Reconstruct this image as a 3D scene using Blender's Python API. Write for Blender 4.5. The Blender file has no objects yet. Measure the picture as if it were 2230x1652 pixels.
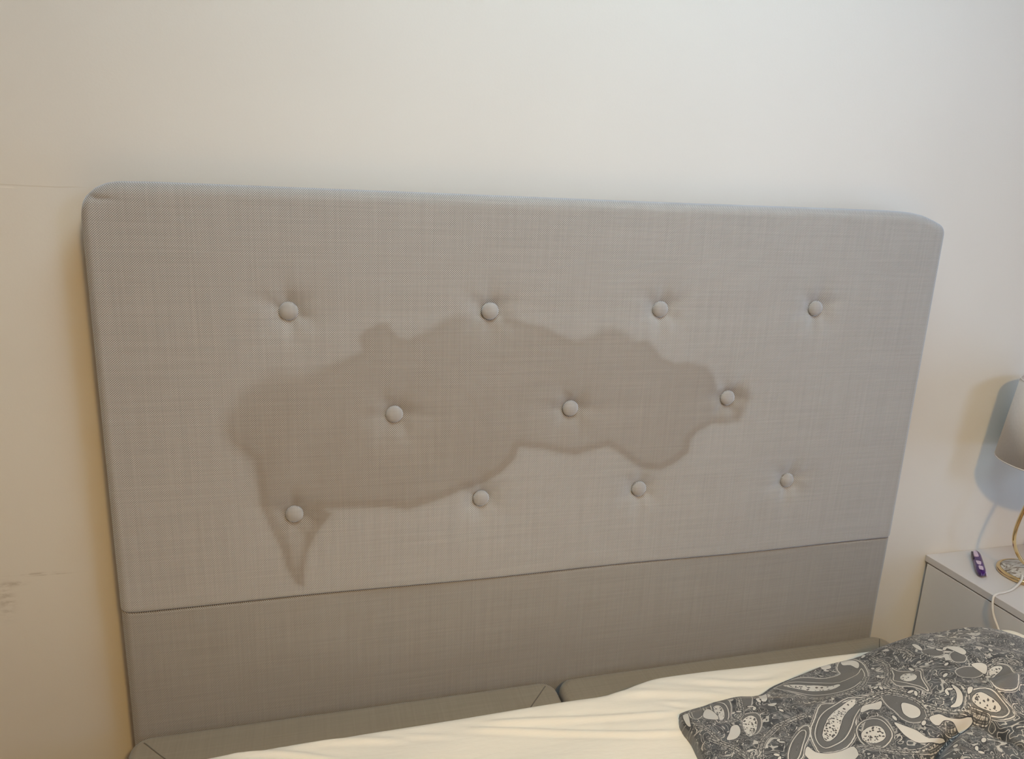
import bpy, bmesh, math, random
import numpy as np
from mathutils import Vector, Matrix
random.seed(4)
S = bpy.context.scene
COL = S.collection
B = .35                                  # top of the box springs above the floor; most heights below are given from there
# ------------------------------------------------------------------ camera
cam = bpy.data.cameras.new('camera'); co = bpy.data.objects.new('camera', cam); COL.objects.link(co)
cam.sensor_fit = 'HORIZONTAL'; cam.sensor_width = 36; cam.lens = 1623.94/2230*36
cam.clip_start = .02
PITCH, YAW, ROLL = .2506, .2721, .0409
cy, sy, cp, sp, cr, sr = math.cos(YAW), math.sin(YAW), math.cos(PITCH), math.sin(PITCH), math.cos(ROLL), math.sin(ROLL)
fw = Vector((sy*cp, cy*cp, -sp)); rt = Vector((cy, -sy, 0)); up = rt.cross(fw)
r2 = rt*cr+up*sr; u2 = -rt*sr+up*cr
M = Matrix((( r2.x, u2.x, -fw.x, -.4704), (r2.y, u2.y, -fw.y, -1.2715), (r2.z, u2.z, -fw.z, .9799+B), (0, 0, 0, 1)))
co.matrix_world = M
S.camera = co
# ------------------------------------------------------------------ light and exposure
S.view_settings.view_transform = 'Standard'; S.view_settings.look = 'None'
S.view_settings.gamma = 1; S.view_settings.use_curve_mapping = False
S.view_settings.exposure = 0.0
W = bpy.data.worlds.new('world'); S.world = W; W.use_nodes = True
W.node_tree.nodes['Background'].inputs[0].default_value = (.55, .68, .9, 1)
W.node_tree.nodes['Background'].inputs[1].default_value = .3
def area(name, loc, target, size, power, col, sy_=None, shape='RECTANGLE', spread=180):
    l = bpy.data.lights.new(name, 'AREA'); l.shape = shape; l.size = size
    if sy_: l.size_y = sy_
    l.spread = math.radians(spread); l.energy = power; l.color = col
    o = bpy.data.objects.new(name, l); COL.objects.link(o); o.location = loc
    o.rotation_euler = (Vector(target)-Vector(loc)).to_track_quat('-Z', 'Y').to_euler()
    return o
area('ceiling_lamp_light', (0, -2.4, 2.40), (0, -2.4, 0), .20, 50, (1.0, .635, .22), None, 'DISK')            # warm bulb of the ceiling lamp
area('window_light_right', (2.55, -1.12, .72), (0, -1.12, .95), .8, 12, (.46, .68, 1.0), .9)                  # daylight through the low side window
area('cool_fill_light', (1.7, -3.3, 2.1), (.45, 0, 1.55), .7, 3.2, (.42, .63, 1.0), .7, 'RECTANGLE', 50)      # added cool fill from behind the camera, no window there
area('ceiling_bounce_fill', (0, -.9, 2.35), (0, -.9, 4), .7, 28.5, (.605, .825, 1.0), .7)                                 # added upward fill without a fixture, standing for daylight bounced off the ceiling
# ---- duvet shape: height above the box-spring top, over plan position (x, y)
BACK = [(.160,-.238),(.185,-.230),(.23,-.222),(.29,-.215),(.335,-.220),(.385,-.198),(.46,-.182),(.54,-.166),(.60,-.164),(.66,-.165),(.72,-.175),(.80,-.180),(.87,-.196),(.955,-.225)]
SIDE = [(.160,-.235),(.150,-.262),(.152,-.30),(.140,-.36),(.120,-.44),(.10,-.60),(.10,-.8),(.12,-1.1)]
HC = [(.17,-.26,.022),(.25,-.30,.032),(.22,-.45,.040),(.18,-.62,.045),(.33,-.235,.022),(.36,-.32,.045),(.35,-.50,.055),
 (.47,-.21,.028),(.50,-.30,.060),(.50,-.45,.070),(.58,-.20,.040),(.60,-.27,.078),(.63,-.36,.110),(.65,-.50,.085),
 (.67,-.24,.095),(.72,-.28,.117),(.78,-.25,.105),(.80,-.33,.130),(.80,-.50,.10),(.86,-.30,.112),(.90,-.40,.105),(.95,-.30,.085),(.95,-.5,.08),
 (.3,-1.0,.06),(.8,-1.0,.09),(.5,-.7,.06),(.8,-.7,.09)]
CREV = [(.395,-.60),(.455,-.50),(.50,-.466),(.557,-.440),(.594,-.436),(.609,-.442),(.622,-.475),(.634,-.505),(.66,-.57),(.70,-.66)]
RIDG = [((.60,-.43),(.80,-.42),.010,.020),((.66,-.42),(.90,-.36),.008,.014),((.24,-.225),(.36,-.27),.005,.012),((.33,-.30),(.62,-.33),.005,.02),
 ((.62,-.40),(.95,-.47),.012,.018),((.70,-.50),(.72,-.62),.014,.016),((.62,-.50),(.60,-.62),.012,.016),((.52,-.50),(.47,-.62),.012,.018),((.78,-.55),(.82,-.66),.012,.018),((.70,-.20),(.90,-.24),.006,.012)]
def seg_dist(X, Y, pts):
    best = np.full(X.shape, 1e9)
    for (x0, y0), (x1, y1) in zip(pts[:-1], pts[1:]):
        dx, dy = x1-x0, y1-y0
        t = np.clip(((X-x0)*dx+(Y-y0)*dy)/(dx*dx+dy*dy), 0, 1)
        best = np.minimum(best, np.hypot(X-x0-t*dx, Y-y0-t*dy))
    return best
def in_poly(X, Y, pts):
    ins = np.zeros(X.shape, bool)
    for (x0, y0), (x1, y1) in zip(pts, pts[1:]+pts[:1]):
        if y0 != y1: ins ^= ((y0 > Y) != (y1 > Y)) & (X < (x1-x0)*(Y-y0)/(y1-y0)+x0)
    return ins
def smooth_poly(pts, n=4, closed=False):                       # Catmull-Rom
    P = np.array(pts, float); out = []; m = len(P); rng = range(m if closed else m-1)
    for i in rng:
        g = lambda k: P[(i+k) % m] if closed else P[min(max(i+k, 0), m-1)]
        a, b, c, d = g(-1), g(0), g(1), g(2)
        for j in range(n):
            t = j/n
            out.append(tuple(.5*(2*b+(c-a)*t+(2*a-5*b+4*c-d)*t*t+(3*b-a-3*c+d)*t**3)))
    if not closed: out.append(tuple(P[-1]))
    return out
_hp = np.array(HC); _A = np.sqrt(((_hp[:, None, :2]-_hp[None, :, :2])**2).sum(2)+.0009)
_w = np.linalg.solve(_A+np.eye(len(_hp))*1e-3, _hp[:, 2]-.07)
BACKS, SIDES = smooth_poly(BACK), smooth_poly(SIDE); CREVS = smooth_poly(CREV)
def duvet_h(X, Y):
    X = np.asarray(X, float); Y = np.asarray(Y, float)
    H = np.full(X.shape, .07)
    for (hx, hy, _), w in zip(HC, _w): H = H+w*np.sqrt((X-hx)**2+(Y-hy)**2+.0009)
    for a, b, h, s in RIDG: H = H+h*np.exp(-(seg_dist(X, Y, [a, b])/s)**2)
    H = H+.0025*np.sin(X*37+Y*21+2*np.sin(Y*17))+.002*np.sin(Y*61-X*24+1.5*np.sin(X*23))
    c = seg_dist(X, Y, CREVS)
    H = H-.020*np.exp(-(c/.008)**2)-.010*np.exp(-(c/.022)**2)
    d = np.minimum(seg_dist(X, Y, BACKS), seg_dist(X, Y, SIDES))
    w = .020+.035*np.clip((X-.5)/.2, 0, 1)
    t = np.clip(d/w, 0, 1); E = np.sqrt(np.clip(1-(1-t)**2, 0, 1))
    z = .055+np.maximum(H, .012)*E
    return z-.42*np.clip((X-.87)/.08, 0, 1)**2                # hangs down over the bed side
# ---- outlines of the stain, the sheet creases and the printed motifs, in metres
RINGS = [[(0.5078,-0.3321),(0.4798,-0.3259),(0.4525,-0.3137),(0.4143,-0.3236),(0.3861,-0.3341),(0.3643,-0.3480),(0.3410,-0.3713),(0.3289,-0.3955),(0.3330,-0.4088),(0.3549,-0.4050),(0.3818,-0.3953),(0.4069,-0.3791),(0.4280,-0.3609),(0.4590,-0.3399),(0.4858,-0.3351)],
 [(0.5812,-0.2690),(0.5787,-0.2872),(0.5896,-0.3055),(0.6003,-0.3158),(0.5846,-0.3361),(0.5701,-0.3687),(0.5676,-0.3513),(0.5570,-0.3330),(0.5476,-0.3134),(0.5654,-0.2943)],
 [(0.6084,-0.4145),(0.6176,-0.4062),(0.6410,-0.4124),(0.6512,-0.4334),(0.6563,-0.4508),(0.6413,-0.4537),(0.6223,-0.4403),(0.6085,-0.4267)],
 [(0.3724,-0.2116),(0.4032,-0.2121),(0.4295,-0.2246),(0.4539,-0.2394),(0.4784,-0.2610),(0.5267,-0.2467),(0.5596,-0.2221),(0.5282,-0.2651),(0.4858,-0.2897),(0.4480,-0.2899),(0.4218,-0.2722),(0.3918,-0.2470)],
 [(0.2641,-0.4076),(0.2870,-0.3825),(0.3221,-0.3564),(0.3312,-0.3613),(0.3018,-0.3920),(0.2783,-0.4131)],
 [(0.4096,-0.3879),(0.4350,-0.3758),(0.4547,-0.3829),(0.4583,-0.4015),(0.4512,-0.4220),(0.4171,-0.4361),(0.3987,-0.4207)],
 [(0.1839,-0.2289),(0.2105,-0.2226),(0.2018,-0.2507),(0.1801,-0.2686),(0.1698,-0.2584)],
 [(0.2324,-0.2194),(0.2415,-0.2309),(0.2489,-0.2462),(0.2329,-0.2804),(0.2131,-0.2946),(0.2068,-0.2780)]]
CAVITIES = [[(0.4591,-0.3203),(0.4475,-0.3202),(0.4286,-0.3271),(0.4072,-0.3368),(0.3841,-0.3494),(0.3665,-0.3623),(0.3494,-0.3792),(0.3452,-0.3930),(0.3534,-0.3947),(0.3729,-0.3860),(0.3887,-0.3735),(0.4043,-0.3594),(0.4315,-0.3406),(0.4587,-0.3275)],
 [(0.3902,-0.2132),(0.4107,-0.2259),(0.4280,-0.2362),(0.4435,-0.2438),(0.4568,-0.2621),(0.4696,-0.2654),(0.4693,-0.2720),(0.4505,-0.2742),(0.4328,-0.2622),(0.4121,-0.2481),(0.3961,-0.2315)],
 [(0.6148,-0.4139),(0.6306,-0.4135),(0.6405,-0.4277),(0.6468,-0.4432),(0.6364,-0.4447),(0.6218,-0.4326),(0.6144,-0.4224)],
 [(0.6975,-0.3686),(0.7144,-0.3672),(0.7206,-0.3748),(0.6988,-0.3827),(0.6846,-0.3863)],
 [(0.5734,-0.3043),(0.5852,-0.3101),(0.5843,-0.3255),(0.5735,-0.3335),(0.5602,-0.3295),(0.5590,-0.3159)],
 [(0.4116,-0.3972),(0.4307,-0.3926),(0.4461,-0.4008),(0.4409,-0.4190),(0.4170,-0.4250),(0.4041,-0.4143)],
 [(0.2510,-0.2958),(0.2707,-0.2900),(0.2746,-0.3043),(0.2553,-0.3293),(0.2350,-0.3407),(0.2394,-0.3194)],
 [(0.2258,-0.2407),(0.2386,-0.2413),(0.2362,-0.2590),(0.2221,-0.2821),(0.2124,-0.2795)]]
PAIS = [(1, [(0.5085,-0.3318),(0.4701,-0.3183),(0.4234,-0.3183),(0.3966,-0.3104),(0.3604,-0.3412),(0.3386,-0.3606),(0.3220,-0.3888),(0.3152,-0.4144),(0.3265,-0.4196),(0.3532,-0.4209),(0.3801,-0.4109),(0.4081,-0.3912),(0.4275,-0.3667),(0.4561,-0.3446),(0.4823,-0.3404)]),
 (0.8, [(0.3761,-0.2066),(0.4097,-0.2028),(0.4453,-0.2116),(0.4753,-0.2283),(0.5074,-0.2244),(0.5206,-0.1992),(0.5687,-0.1614),(0.5746,-0.1879),(0.5729,-0.2161),(0.5366,-0.2666),(0.4931,-0.2984),(0.4537,-0.3054),(0.4206,-0.2890),(0.3920,-0.2553),(0.3797,-0.2345)]),
 (0.7, [(0.2638,-0.4075),(0.2856,-0.3817),(0.3268,-0.3490),(0.3446,-0.3501),(0.3317,-0.3720),(0.3039,-0.3965),(0.2847,-0.4157)]),
 (0.5, [(0.5052,-0.3319),(0.5312,-0.3553),(0.5446,-0.3771),(0.5418,-0.3972),(0.5238,-0.4120),(0.5024,-0.4105),(0.4916,-0.3971),(0.4947,-0.3752),(0.4953,-0.3596)]),
 (0.8, [(0.6104,-0.4096),(0.6257,-0.4057),(0.6426,-0.4116),(0.6532,-0.4313),(0.6634,-0.4469),(0.6616,-0.4597),(0.6408,-0.4585),(0.6221,-0.4420),(0.6094,-0.4273)]),
 (0.7, [(0.6876,-0.3744),(0.7035,-0.3617),(0.7209,-0.3648),(0.7321,-0.3810),(0.7018,-0.4208),(0.6848,-0.4329),(0.6561,-0.4273),(0.6541,-0.4092)]),
 (0.6, [(0.5790,-0.2717),(0.5832,-0.2973),(0.6077,-0.3110),(0.5914,-0.3318),(0.5695,-0.3739),(0.5584,-0.3463),(0.5382,-0.3277),(0.5539,-0.2957)]),
 (0.5, [(0.2323,-0.2158),(0.2535,-0.2143),(0.2606,-0.2391),(0.2479,-0.2656),(0.2273,-0.2889),(0.2132,-0.2803),(0.2175,-0.2517)]),
 (0.5, [(0.2554,-0.2846),(0.2828,-0.2867),(0.2802,-0.3110),(0.2550,-0.3350),(0.2362,-0.3350),(0.2424,-0.3109)]),
 (0.4, [(0.2922,-0.2124),(0.3181,-0.2145),(0.2969,-0.2549),(0.2756,-0.2728),(0.2607,-0.2656)]),
 (0.35, [(0.6399,-0.3516),(0.6595,-0.3491),(0.6784,-0.3551),(0.6869,-0.3664),(0.6751,-0.3746),(0.6493,-0.3770),(0.6342,-0.3677)]),
 (0.3, [(0.6414,-0.2737),(0.6556,-0.2735),(0.6666,-0.2845),(0.6645,-0.3029),(0.6526,-0.3029),(0.6407,-0.2897)]),
 (0.35, [(0.1901,-0.2273),(0.2165,-0.2210),(0.2116,-0.2424),(0.1907,-0.2672),(0.1761,-0.2677),(0.1752,-0.2552)]),
 (0.5, [(0.4403,-0.3743),(0.4636,-0.3770),(0.4634,-0.4035),(0.4539,-0.4227),(0.4256,-0.4340),(0.4059,-0.4241),(0.4122,-0.3976)]),
 (0.4, [(0.6698,-0.3097),(0.6835,-0.3132),(0.6827,-0.3320),(0.6705,-0.3412),(0.6576,-0.3332),(0.6600,-0.3201)])]
CREAM = [[(0.4629,-0.3382),(0.4844,-0.3418),(0.4963,-0.3450),(0.4788,-0.3599),(0.4667,-0.3513),(0.4478,-0.3524)],
 [(0.4733,-0.3993),(0.4837,-0.4097),(0.4963,-0.4247),(0.5063,-0.4425),(0.5410,-0.4395),(0.5444,-0.4406),(0.5159,-0.4476),(0.4841,-0.4459),(0.4732,-0.4295),(0.4716,-0.4128)],
 [(0.5363,-0.4090),(0.5556,-0.4091),(0.5649,-0.4173),(0.5837,-0.4255),(0.6029,-0.4294),(0.6029,-0.4332),(0.5821,-0.4352),(0.5755,-0.4302),(0.5693,-0.4238),(0.5560,-0.4200),(0.5414,-0.4254),(0.5336,-0.4211)],
 [(0.3064,-0.3972),(0.3113,-0.4114),(0.3291,-0.4202),(0.3532,-0.4209),(0.3818,-0.4163),(0.3604,-0.4455),(0.2939,-0.4193)],
 [(0.2244,-0.3041),(0.2366,-0.3048),(0.2304,-0.3223),(0.2130,-0.3375),(0.1960,-0.3354),(0.2088,-0.3217)],
 [(0.6768,-0.3493),(0.6961,-0.3514),(0.7010,-0.3607),(0.6850,-0.3735),(0.6801,-0.3643)],
 [(0.2105,-0.2417),(0.2175,-0.2517),(0.2132,-0.2803),(0.1941,-0.2748),(0.1925,-0.2614)],
 [(0.6175,-0.4004),(0.6253,-0.4025),(0.6192,-0.4078),(0.6121,-0.4073)],
 [(0.3342,-0.2169),(0.3485,-0.2212),(0.3226,-0.2611),(0.3125,-0.2614),(0.3166,-0.2503)],
 [(0.1623,-0.2446),(0.1770,-0.2302),(0.1622,-0.2705),(0.1588,-0.2801),(0.1565,-0.2673)],
 [(0.5472,-0.1806),(0.5647,-0.1821),(0.5710,-0.2011),(0.5552,-0.2178),(0.5530,-0.2007),(0.5387,-0.1953)],
 [(0.5091,-0.1685),(0.5149,-0.1875),(0.5079,-0.1988),(0.4893,-0.1965)],
 [(0.3144,-0.2735),(0.3318,-0.2768),(0.3193,-0.2850)],
 [(0.6821,-0.2868),(0.6945,-0.3024),(0.6926,-0.3218),(0.6811,-0.3264),(0.6789,-0.3040)],
 [(0.6067,-0.3752),(0.6008,-0.3959),(0.5900,-0.4055),(0.5776,-0.4056),(0.5929,-0.4131),(0.6048,-0.4055),(0.6078,-0.3876)],
 [(0.6506,-0.2411),(0.6533,-0.2532),(0.6449,-0.2737),(0.6430,-0.2606)],
 [(0.5194,-0.3654),(0.5296,-0.3759),(0.5337,-0.3898),(0.5241,-0.4008),(0.5079,-0.4007),(0.5039,-0.3887),(0.5090,-0.3774)]]
BANDS = [[(0.4616,-0.3295),(0.5085,-0.3318),(0.5287,-0.3467),(0.5427,-0.3719),(0.5439,-0.3947),(0.5364,-0.4124),(0.5447,-0.4294),(0.5685,-0.4311),(0.5776,-0.4289),(0.5721,-0.4244),(0.5608,-0.4222),(0.5539,-0.4266)],
 [(0.5446,-0.3845),(0.5659,-0.4045),(0.6041,-0.4265),(0.6215,-0.4431)],
 [(0.3507,-0.2072),(0.3647,-0.2458),(0.4001,-0.2722),(0.4338,-0.2970),(0.4851,-0.2999),(0.5278,-0.2705)],
 [(0.5940,-0.4192),(0.6085,-0.4083),(0.6126,-0.3888),(0.6109,-0.3673)],
 [(0.5960,-0.1608),(0.6312,-0.1591),(0.6330,-0.2028),(0.6316,-0.2394),(0.6237,-0.2706)],
 [(0.5955,-0.2059),(0.5879,-0.2505),(0.5522,-0.2938),(0.5258,-0.3188),(0.5425,-0.3496),(0.5530,-0.3746)],
 [(0.2234,-0.3927),(0.2433,-0.3657),(0.2915,-0.3322),(0.3192,-0.3283),(0.3516,-0.3270)],
 [(0.1689,-0.3242),(0.1932,-0.3504),(0.2064,-0.3869)],
 [(0.1660,-0.2857),(0.1752,-0.3020),(0.1832,-0.3313)],
 [(0.3862,-0.4184),(0.4075,-0.4332),(0.4293,-0.4446),(0.4796,-0.4586),(0.5360,-0.4411)],
 [(0.6960,-0.3623),(0.7303,-0.3589),(0.7493,-0.3810)],
 [(0.6694,-0.2250),(0.6672,-0.2652),(0.6963,-0.2937),(0.7345,-0.2931),(0.7833,-0.2839)],
 [(0.7345,-0.2931),(0.7562,-0.3254),(0.7722,-0.3602)],
 [(0.2890,-0.2119),(0.2629,-0.2725),(0.2431,-0.2891),(0.2135,-0.2904)]]
DOTS = [(0.4523,-0.3228,0.0017),(0.4413,-0.3274,0.0022),(0.4272,-0.3349,0.0027),(0.4372,-0.2497,0.0027),(0.4439,-0.2554,0.0027),(0.4516,-0.2608,0.0020),(0.4596,-0.2658,0.0017),(0.4670,-0.2685,0.0012)]
STAIN = [(-0.6053,0.5930),(-0.5953,0.6047),(-0.5835,0.6242),(-0.5609,0.6434),(-0.5348,0.6569),(-0.4828,0.6587),(-0.4524,0.6700),(-0.4063,0.6891),(-0.3831,0.6991),(-0.3882,0.7232),(-0.3788,0.7366),(-0.3517,0.7483),(-0.3361,0.7466),(-0.3361,0.7386),(-0.3220,0.7224),(-0.3045,0.7197),(-0.2646,0.7355),(-0.2446,0.7516),(-0.2245,0.7596),(-0.1998,0.7562),(-0.1789,0.7495),(-0.1537,0.7477),(-0.1244,0.7549),(-0.0897,0.7447),(-0.0547,0.7385),(-0.0274,0.7229),(0.0045,0.7121),(0.0355,0.7221),(0.0530,0.7323),(0.0803,0.7346),(0.1044,0.7230),(0.1242,0.7104),(0.1477,0.7119),(0.1633,0.6983),(0.1797,0.6773),(0.2100,0.6658),(0.2393,0.6670),(0.2802,0.6578),(0.2979,0.6359),(0.3115,0.6073),(0.3367,0.6112),(0.3568,0.6154),(0.3805,0.6099),(0.3869,0.5856),(0.3789,0.5665),(0.3663,0.5427),(0.3408,0.5370),(0.3095,0.5384),(0.2752,0.5245),(0.2617,0.5087),(0.2577,0.4797),(0.2265,0.4570),(0.2022,0.4467),(0.1618,0.4512),(0.1409,0.4641),(0.1096,0.4880),(0.0844,0.5017),(0.0515,0.4959),(0.0190,0.4884),(-0.0186,0.4951),(-0.0421,0.5029),(-0.0968,0.5114),(-0.1047,0.4862),(-0.1305,0.4602),(-0.1653,0.4394),(-0.2089,0.4286),(-0.2518,0.4134),(-0.3028,0.4008),(-0.3447,0.4086),(-0.3941,0.4115),(-0.4583,0.4130),(-0.4427,0.4010),(-0.4591,0.3801),(-0.4757,0.3545),(-0.4860,0.3283),(-0.4916,0.2969),(-0.4942,0.2648),(-0.5060,0.2708),(-0.5209,0.3045),(-0.5276,0.3369),(-0.5454,0.3830),(-0.5604,0.4279),(-0.5628,0.4794),(-0.5666,0.5133),(-0.5808,0.5266),(-0.5984,0.5440),(-0.6082,0.5649)]
CREASES = [[(-0.2002,-0.1680),(-0.0690,-0.1879),(0.1698,-0.2206)],
 [(-0.2348,-0.1748),(-0.0382,-0.2246),(0.0722,-0.2534),(0.1643,-0.2663)],
 [(0.0771,-0.1481),(0.1625,-0.1595),(0.2981,-0.1980)],
 [(0.1391,-0.1881),(0.1776,-0.2056),(0.2042,-0.2178)],
 [(-0.6537,-0.1416),(-0.5734,-0.1582),(-0.5144,-0.1744),(-0.4265,-0.2085)],
 [(-0.5147,-0.1526),(-0.4239,-0.1591),(-0.3167,-0.1825)],
 [(0.1186,-0.1292),(0.2211,-0.1594),(0.3248,-0.1870)],
 [(0.2320,-0.1389),(0.3645,-0.1727),(0.4406,-0.1683)],
 [(-0.3538,-0.1618),(-0.2383,-0.1927)]]
# ------------------------------------------------------------------ node helpers
class NT:
    def __init__(s, name):
        s.m = bpy.data.materials.new(name); s.m.use_nodes = True; s.t = s.m.node_tree
        s.p = s.t.nodes['Principled BSDF']
    def n(s, ty, **kw):
        nd = s.t.nodes.new(ty)
        for k, v in kw.items(): setattr(nd, k, v)
        return nd
    def link(s, a, b): s.t.links.new(a, b)
    def put(s, sock, v):
        if isinstance(v, bpy.types.NodeSocket): s.link(v, sock)
        else: sock.default_value = v
    def math(s, op, a, b=0., c=0., clamp=False):
        nd = s.n('ShaderNodeMath', operation=op, use_clamp=clamp)
        s.put(nd.inputs[0], a); s.put(nd.inputs[1], b); s.put(nd.inputs[2], c)
        return nd.outputs[0]
    def obj(s): return s.n('ShaderNodeTexCoord').outputs['Object']
    def sep(s, v):
        nd = s.n('ShaderNodeSeparateXYZ'); s.link(v, nd.inputs[0]); return nd.outputs
    def attr(s, name): return s.n('ShaderNodeAttribute', attribute_name=name).outputs['Fac']
    def noise(s, v, scale, detail=2., rough=.5, stretch=None, dist=0.):
        if stretch:
            mp = s.n('ShaderNodeMapping'); mp.inputs['Scale'].default_value = stretch; s.link(v, mp.inputs[0]); v = mp.outputs[0]
        nd = s.n('ShaderNodeTexNoise'); s.link(v, nd.inputs['Vector']); nd.inputs['Scale'].default_value = scale
        nd.inputs['Detail'].default_value = detail; nd.inputs['Roughness'].default_value = rough; nd.inputs['Distortion'].default_value = dist
        return nd.outputs['Fac']
    def mix(s, f, a, b, mode='MIX'):
        nd = s.n('ShaderNodeMix', data_type='RGBA', blend_type=mode)
        s.put(nd.inputs[0], f)
        for i, v in ((6, a), (7, b)):
            s.put(nd.inputs[i], v if isinstance(v, bpy.types.NodeSocket) else (*v, 1))
        return nd.outputs[2]
    def remap(s, v, a, b, c=0., d=1., kind='SMOOTHSTEP'):
        nd = s.n('ShaderNodeMapRange', interpolation_type=kind)
        s.put(nd.inputs[0], v); nd.inputs[1].default_value = a; nd.inputs[2].default_value = b
        nd.inputs[3].default_value = c; nd.inputs[4].default_value = d
        return nd.outputs[0]
    def ramp(s, v, stops, kind='LINEAR'):
        nd = s.n('ShaderNodeValToRGB'); nd.color_ramp.interpolation = kind; cr_ = nd.color_ramp
        while len(cr_.elements) > 1: cr_.elements.remove(cr_.elements[-1])
        cr_.elements[0].position = stops[0][0]; cr_.elements[0].color = (*[stops[0][1]]*3, 1)
        for p, c in stops[1:]:
            e = cr_.elements.new(p); e.color = (c, c, c, 1)
        s.put(nd.inputs[0], v); return nd.outputs[0]
    def bump(s, h, strength, dist):
        nd = s.n('ShaderNodeBump'); nd.inputs['Strength'].default_value = strength; nd.inputs['Distance'].default_value = dist
        s.link(h, nd.inputs['Height']); s.link(nd.outputs[0], s.p.inputs['Normal'])
    def out(s, col=None, rough=None, **kw):
        if col is not None:
            s.put(s.p.inputs['Base Color'], col if isinstance(col, bpy.types.NodeSocket) else (*col, 1))
        if rough is not None: s.put(s.p.inputs['Roughness'], rough)
        for k, v in kw.items(): s.p.inputs[k.replace('_', ' ')].default_value = v
        return s.m

def plain(name, col, rough=.5, var=.04, scale=30, **kw):
    n = NT(name); f = n.noise(n.obj(), scale, 3)
    return n.out(n.mix(n.remap(f, .3, .7), [c*(1-var) for c in col], [min(1, c*(1+var)) for c in col]), rough, **kw)

MAT = {}
# wall: matt cream emulsion, faint roller texture, one hairline scratch and some scuffs low on the left
n = NT('wall_paint'); o = n.obj(); x, y, z = n.sep(o)
f = n.noise(o, 1.6, 3); col = n.mix(n.remap(f, .3, .7), (.72, .695, .635), (.75, .725, .665))
def blob(x0, z0, a, b):
    dx = n.math('DIVIDE', n.math('SUBTRACT', x, x0), a); dz = n.math('DIVIDE', n.math('SUBTRACT', z, z0+B), b)
    return n.math('EXPONENT', n.math('MULTIPLY', n.math('ADD', n.math('MULTIPLY', dx, dx), n.math('MULTIPLY', dz, dz)), -1.))
sc = n.math('ADD', n.math('ADD', blob(-.985, .272, .018, .004), blob(-.950, .288, .030, .0018)), n.math('ADD', blob(-1.0, .24, .012, .028), blob(-.925, .284, .03, .001)))
nz = n.noise(o, 60, 3, .6, stretch=(1, 1, 3))
col = n.mix(n.math('MULTIPLY', n.math('MULTIPLY', sc, n.remap(nz, .35, .6)), .42, clamp=True), col, (.30, .25, .19))
wob = n.math('MULTIPLY', n.math('SUBTRACT', n.noise(o, 9, 2), .5), .010)
ln = n.math('ABSOLUTE', n.math('SUBTRACT', n.math('ADD', z, wob), .9535+B))
lm = n.math('MULTIPLY', n.remap(ln, .0004, .0012, 1, 0), n.remap(x, -.80, -.84))
col = n.mix(n.math('MULTIPLY', lm, .35), col, (.50, .44, .33))
ln2 = n.math('ABSOLUTE', n.math('SUBTRACT', n.math('ADD', z, wob), .9497+B))
lm2 = n.math('MULTIPLY', n.remap(ln2, .0005, .0014, 1, 0), n.remap(x, -.905, -.915))
col = n.mix(n.math('MULTIPLY', lm2, .7), col, (.85, .82, .75))
n.bump(n.noise(o, 260, 2), .10, .001)
MAT['wall'] = n.out(col, .75)
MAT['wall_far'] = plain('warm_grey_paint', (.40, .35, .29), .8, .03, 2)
MAT['ceiling'] = plain('ceiling_paint', (.78, .77, .74), .85, .02, 3)
MAT['trim'] = plain('white_gloss_paint', (.74, .73, .70), .4, .02, 5)
n = NT('oak_laminate'); o = n.obj(); x, y, z = n.sep(o)
g = n.noise(o, 7, 5, .6, stretch=(9, .8, 1)); pl = n.math('FLOOR', n.math('DIVIDE', x, .19))
pv = n.n('ShaderNodeTexWhiteNoise', noise_dimensions='1D'); n.link(pl, pv.inputs['W'])
gap = n.remap(n.math('ABSOLUTE', n.math('SUBTRACT', n.math('FRACT', n.math('DIVIDE', x, .19)), .5)), .49, .499)
c0 = n.mix(g, (.13, .075, .04), (.24, .145, .08)); c0 = n.mix(n.math('MULTIPLY', pv.outputs['Value'], .35), c0, (.28, .17, .10))
MAT['floor'] = n.out(n.mix(gap, c0, (.06, .035, .02)), .45)

def weave(name, dark, light, plane='xz', period=.0036, stain=False, contrast=1., slub=.10, sheen=.85):
    n = NT(name); o = n.obj(); s_ = n.sep(o); a = s_[0]; b = s_[2] if plane == 'xz' else s_[1]
    if plane == 'yz': a = s_[1]; b = s_[2]
    k = 2*math.pi/period
    w1 = n.math('SINE', n.math('MULTIPLY', a, k)); w2 = n.math('SINE', n.math('MULTIPLY', b, k))
    w = n.math('MULTIPLY', w1, w2)
    f = n.remap(w, -.9, .9, .5-.5*contrast, .5+.5*contrast)
    col = n.mix(f, dark, light)
    st1 = (260, 1, 5) if plane == 'xz' else (260, 5, 1); st2 = (5, 1, 260) if plane == 'xz' else (5, 260, 1)
    h = n.math('ADD', n.noise(o, 1.0, 3, .65, stretch=st1), n.noise(o, 1.0, 3, .65, stretch=st2))
    v = n.math('ADD', n.math('MULTIPLY', n.math('SUBTRACT', h, 1.), slub*3), 1.)
    vv = n.n('ShaderNodeVectorMath', operation='SCALE'); n.link(col, vv.inputs[0]); n.link(v, vv.inputs['Scale']); col = vv.outputs[0]
    if stain:
        st = n.attr('stain'); bl = n.noise(o, 14, 3)
        amt = n.math('MULTIPLY', st, n.math('ADD', n.math('MULTIPLY', n.math('SUBTRACT', bl, .5), .25), 1.), clamp=True)
        col = n.mix(amt, col, (.76, .69, .61), 'MULTIPLY')
    n.bump(w, .35, .0004)
    return n.out(col, .9, Sheen_Weight=sheen, Sheen_Roughness=.5, Sheen_Tint=(.70, .82, 1, 1))
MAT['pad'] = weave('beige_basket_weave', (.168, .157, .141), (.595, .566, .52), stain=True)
MAT['panel_shaded'] = weave('beige_basket_weave_shaded', (.145, .132, .114), (.480, .447, .395), sheen=.6)  # same cloth as the pad, with the shade low down put into darker colours
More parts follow.
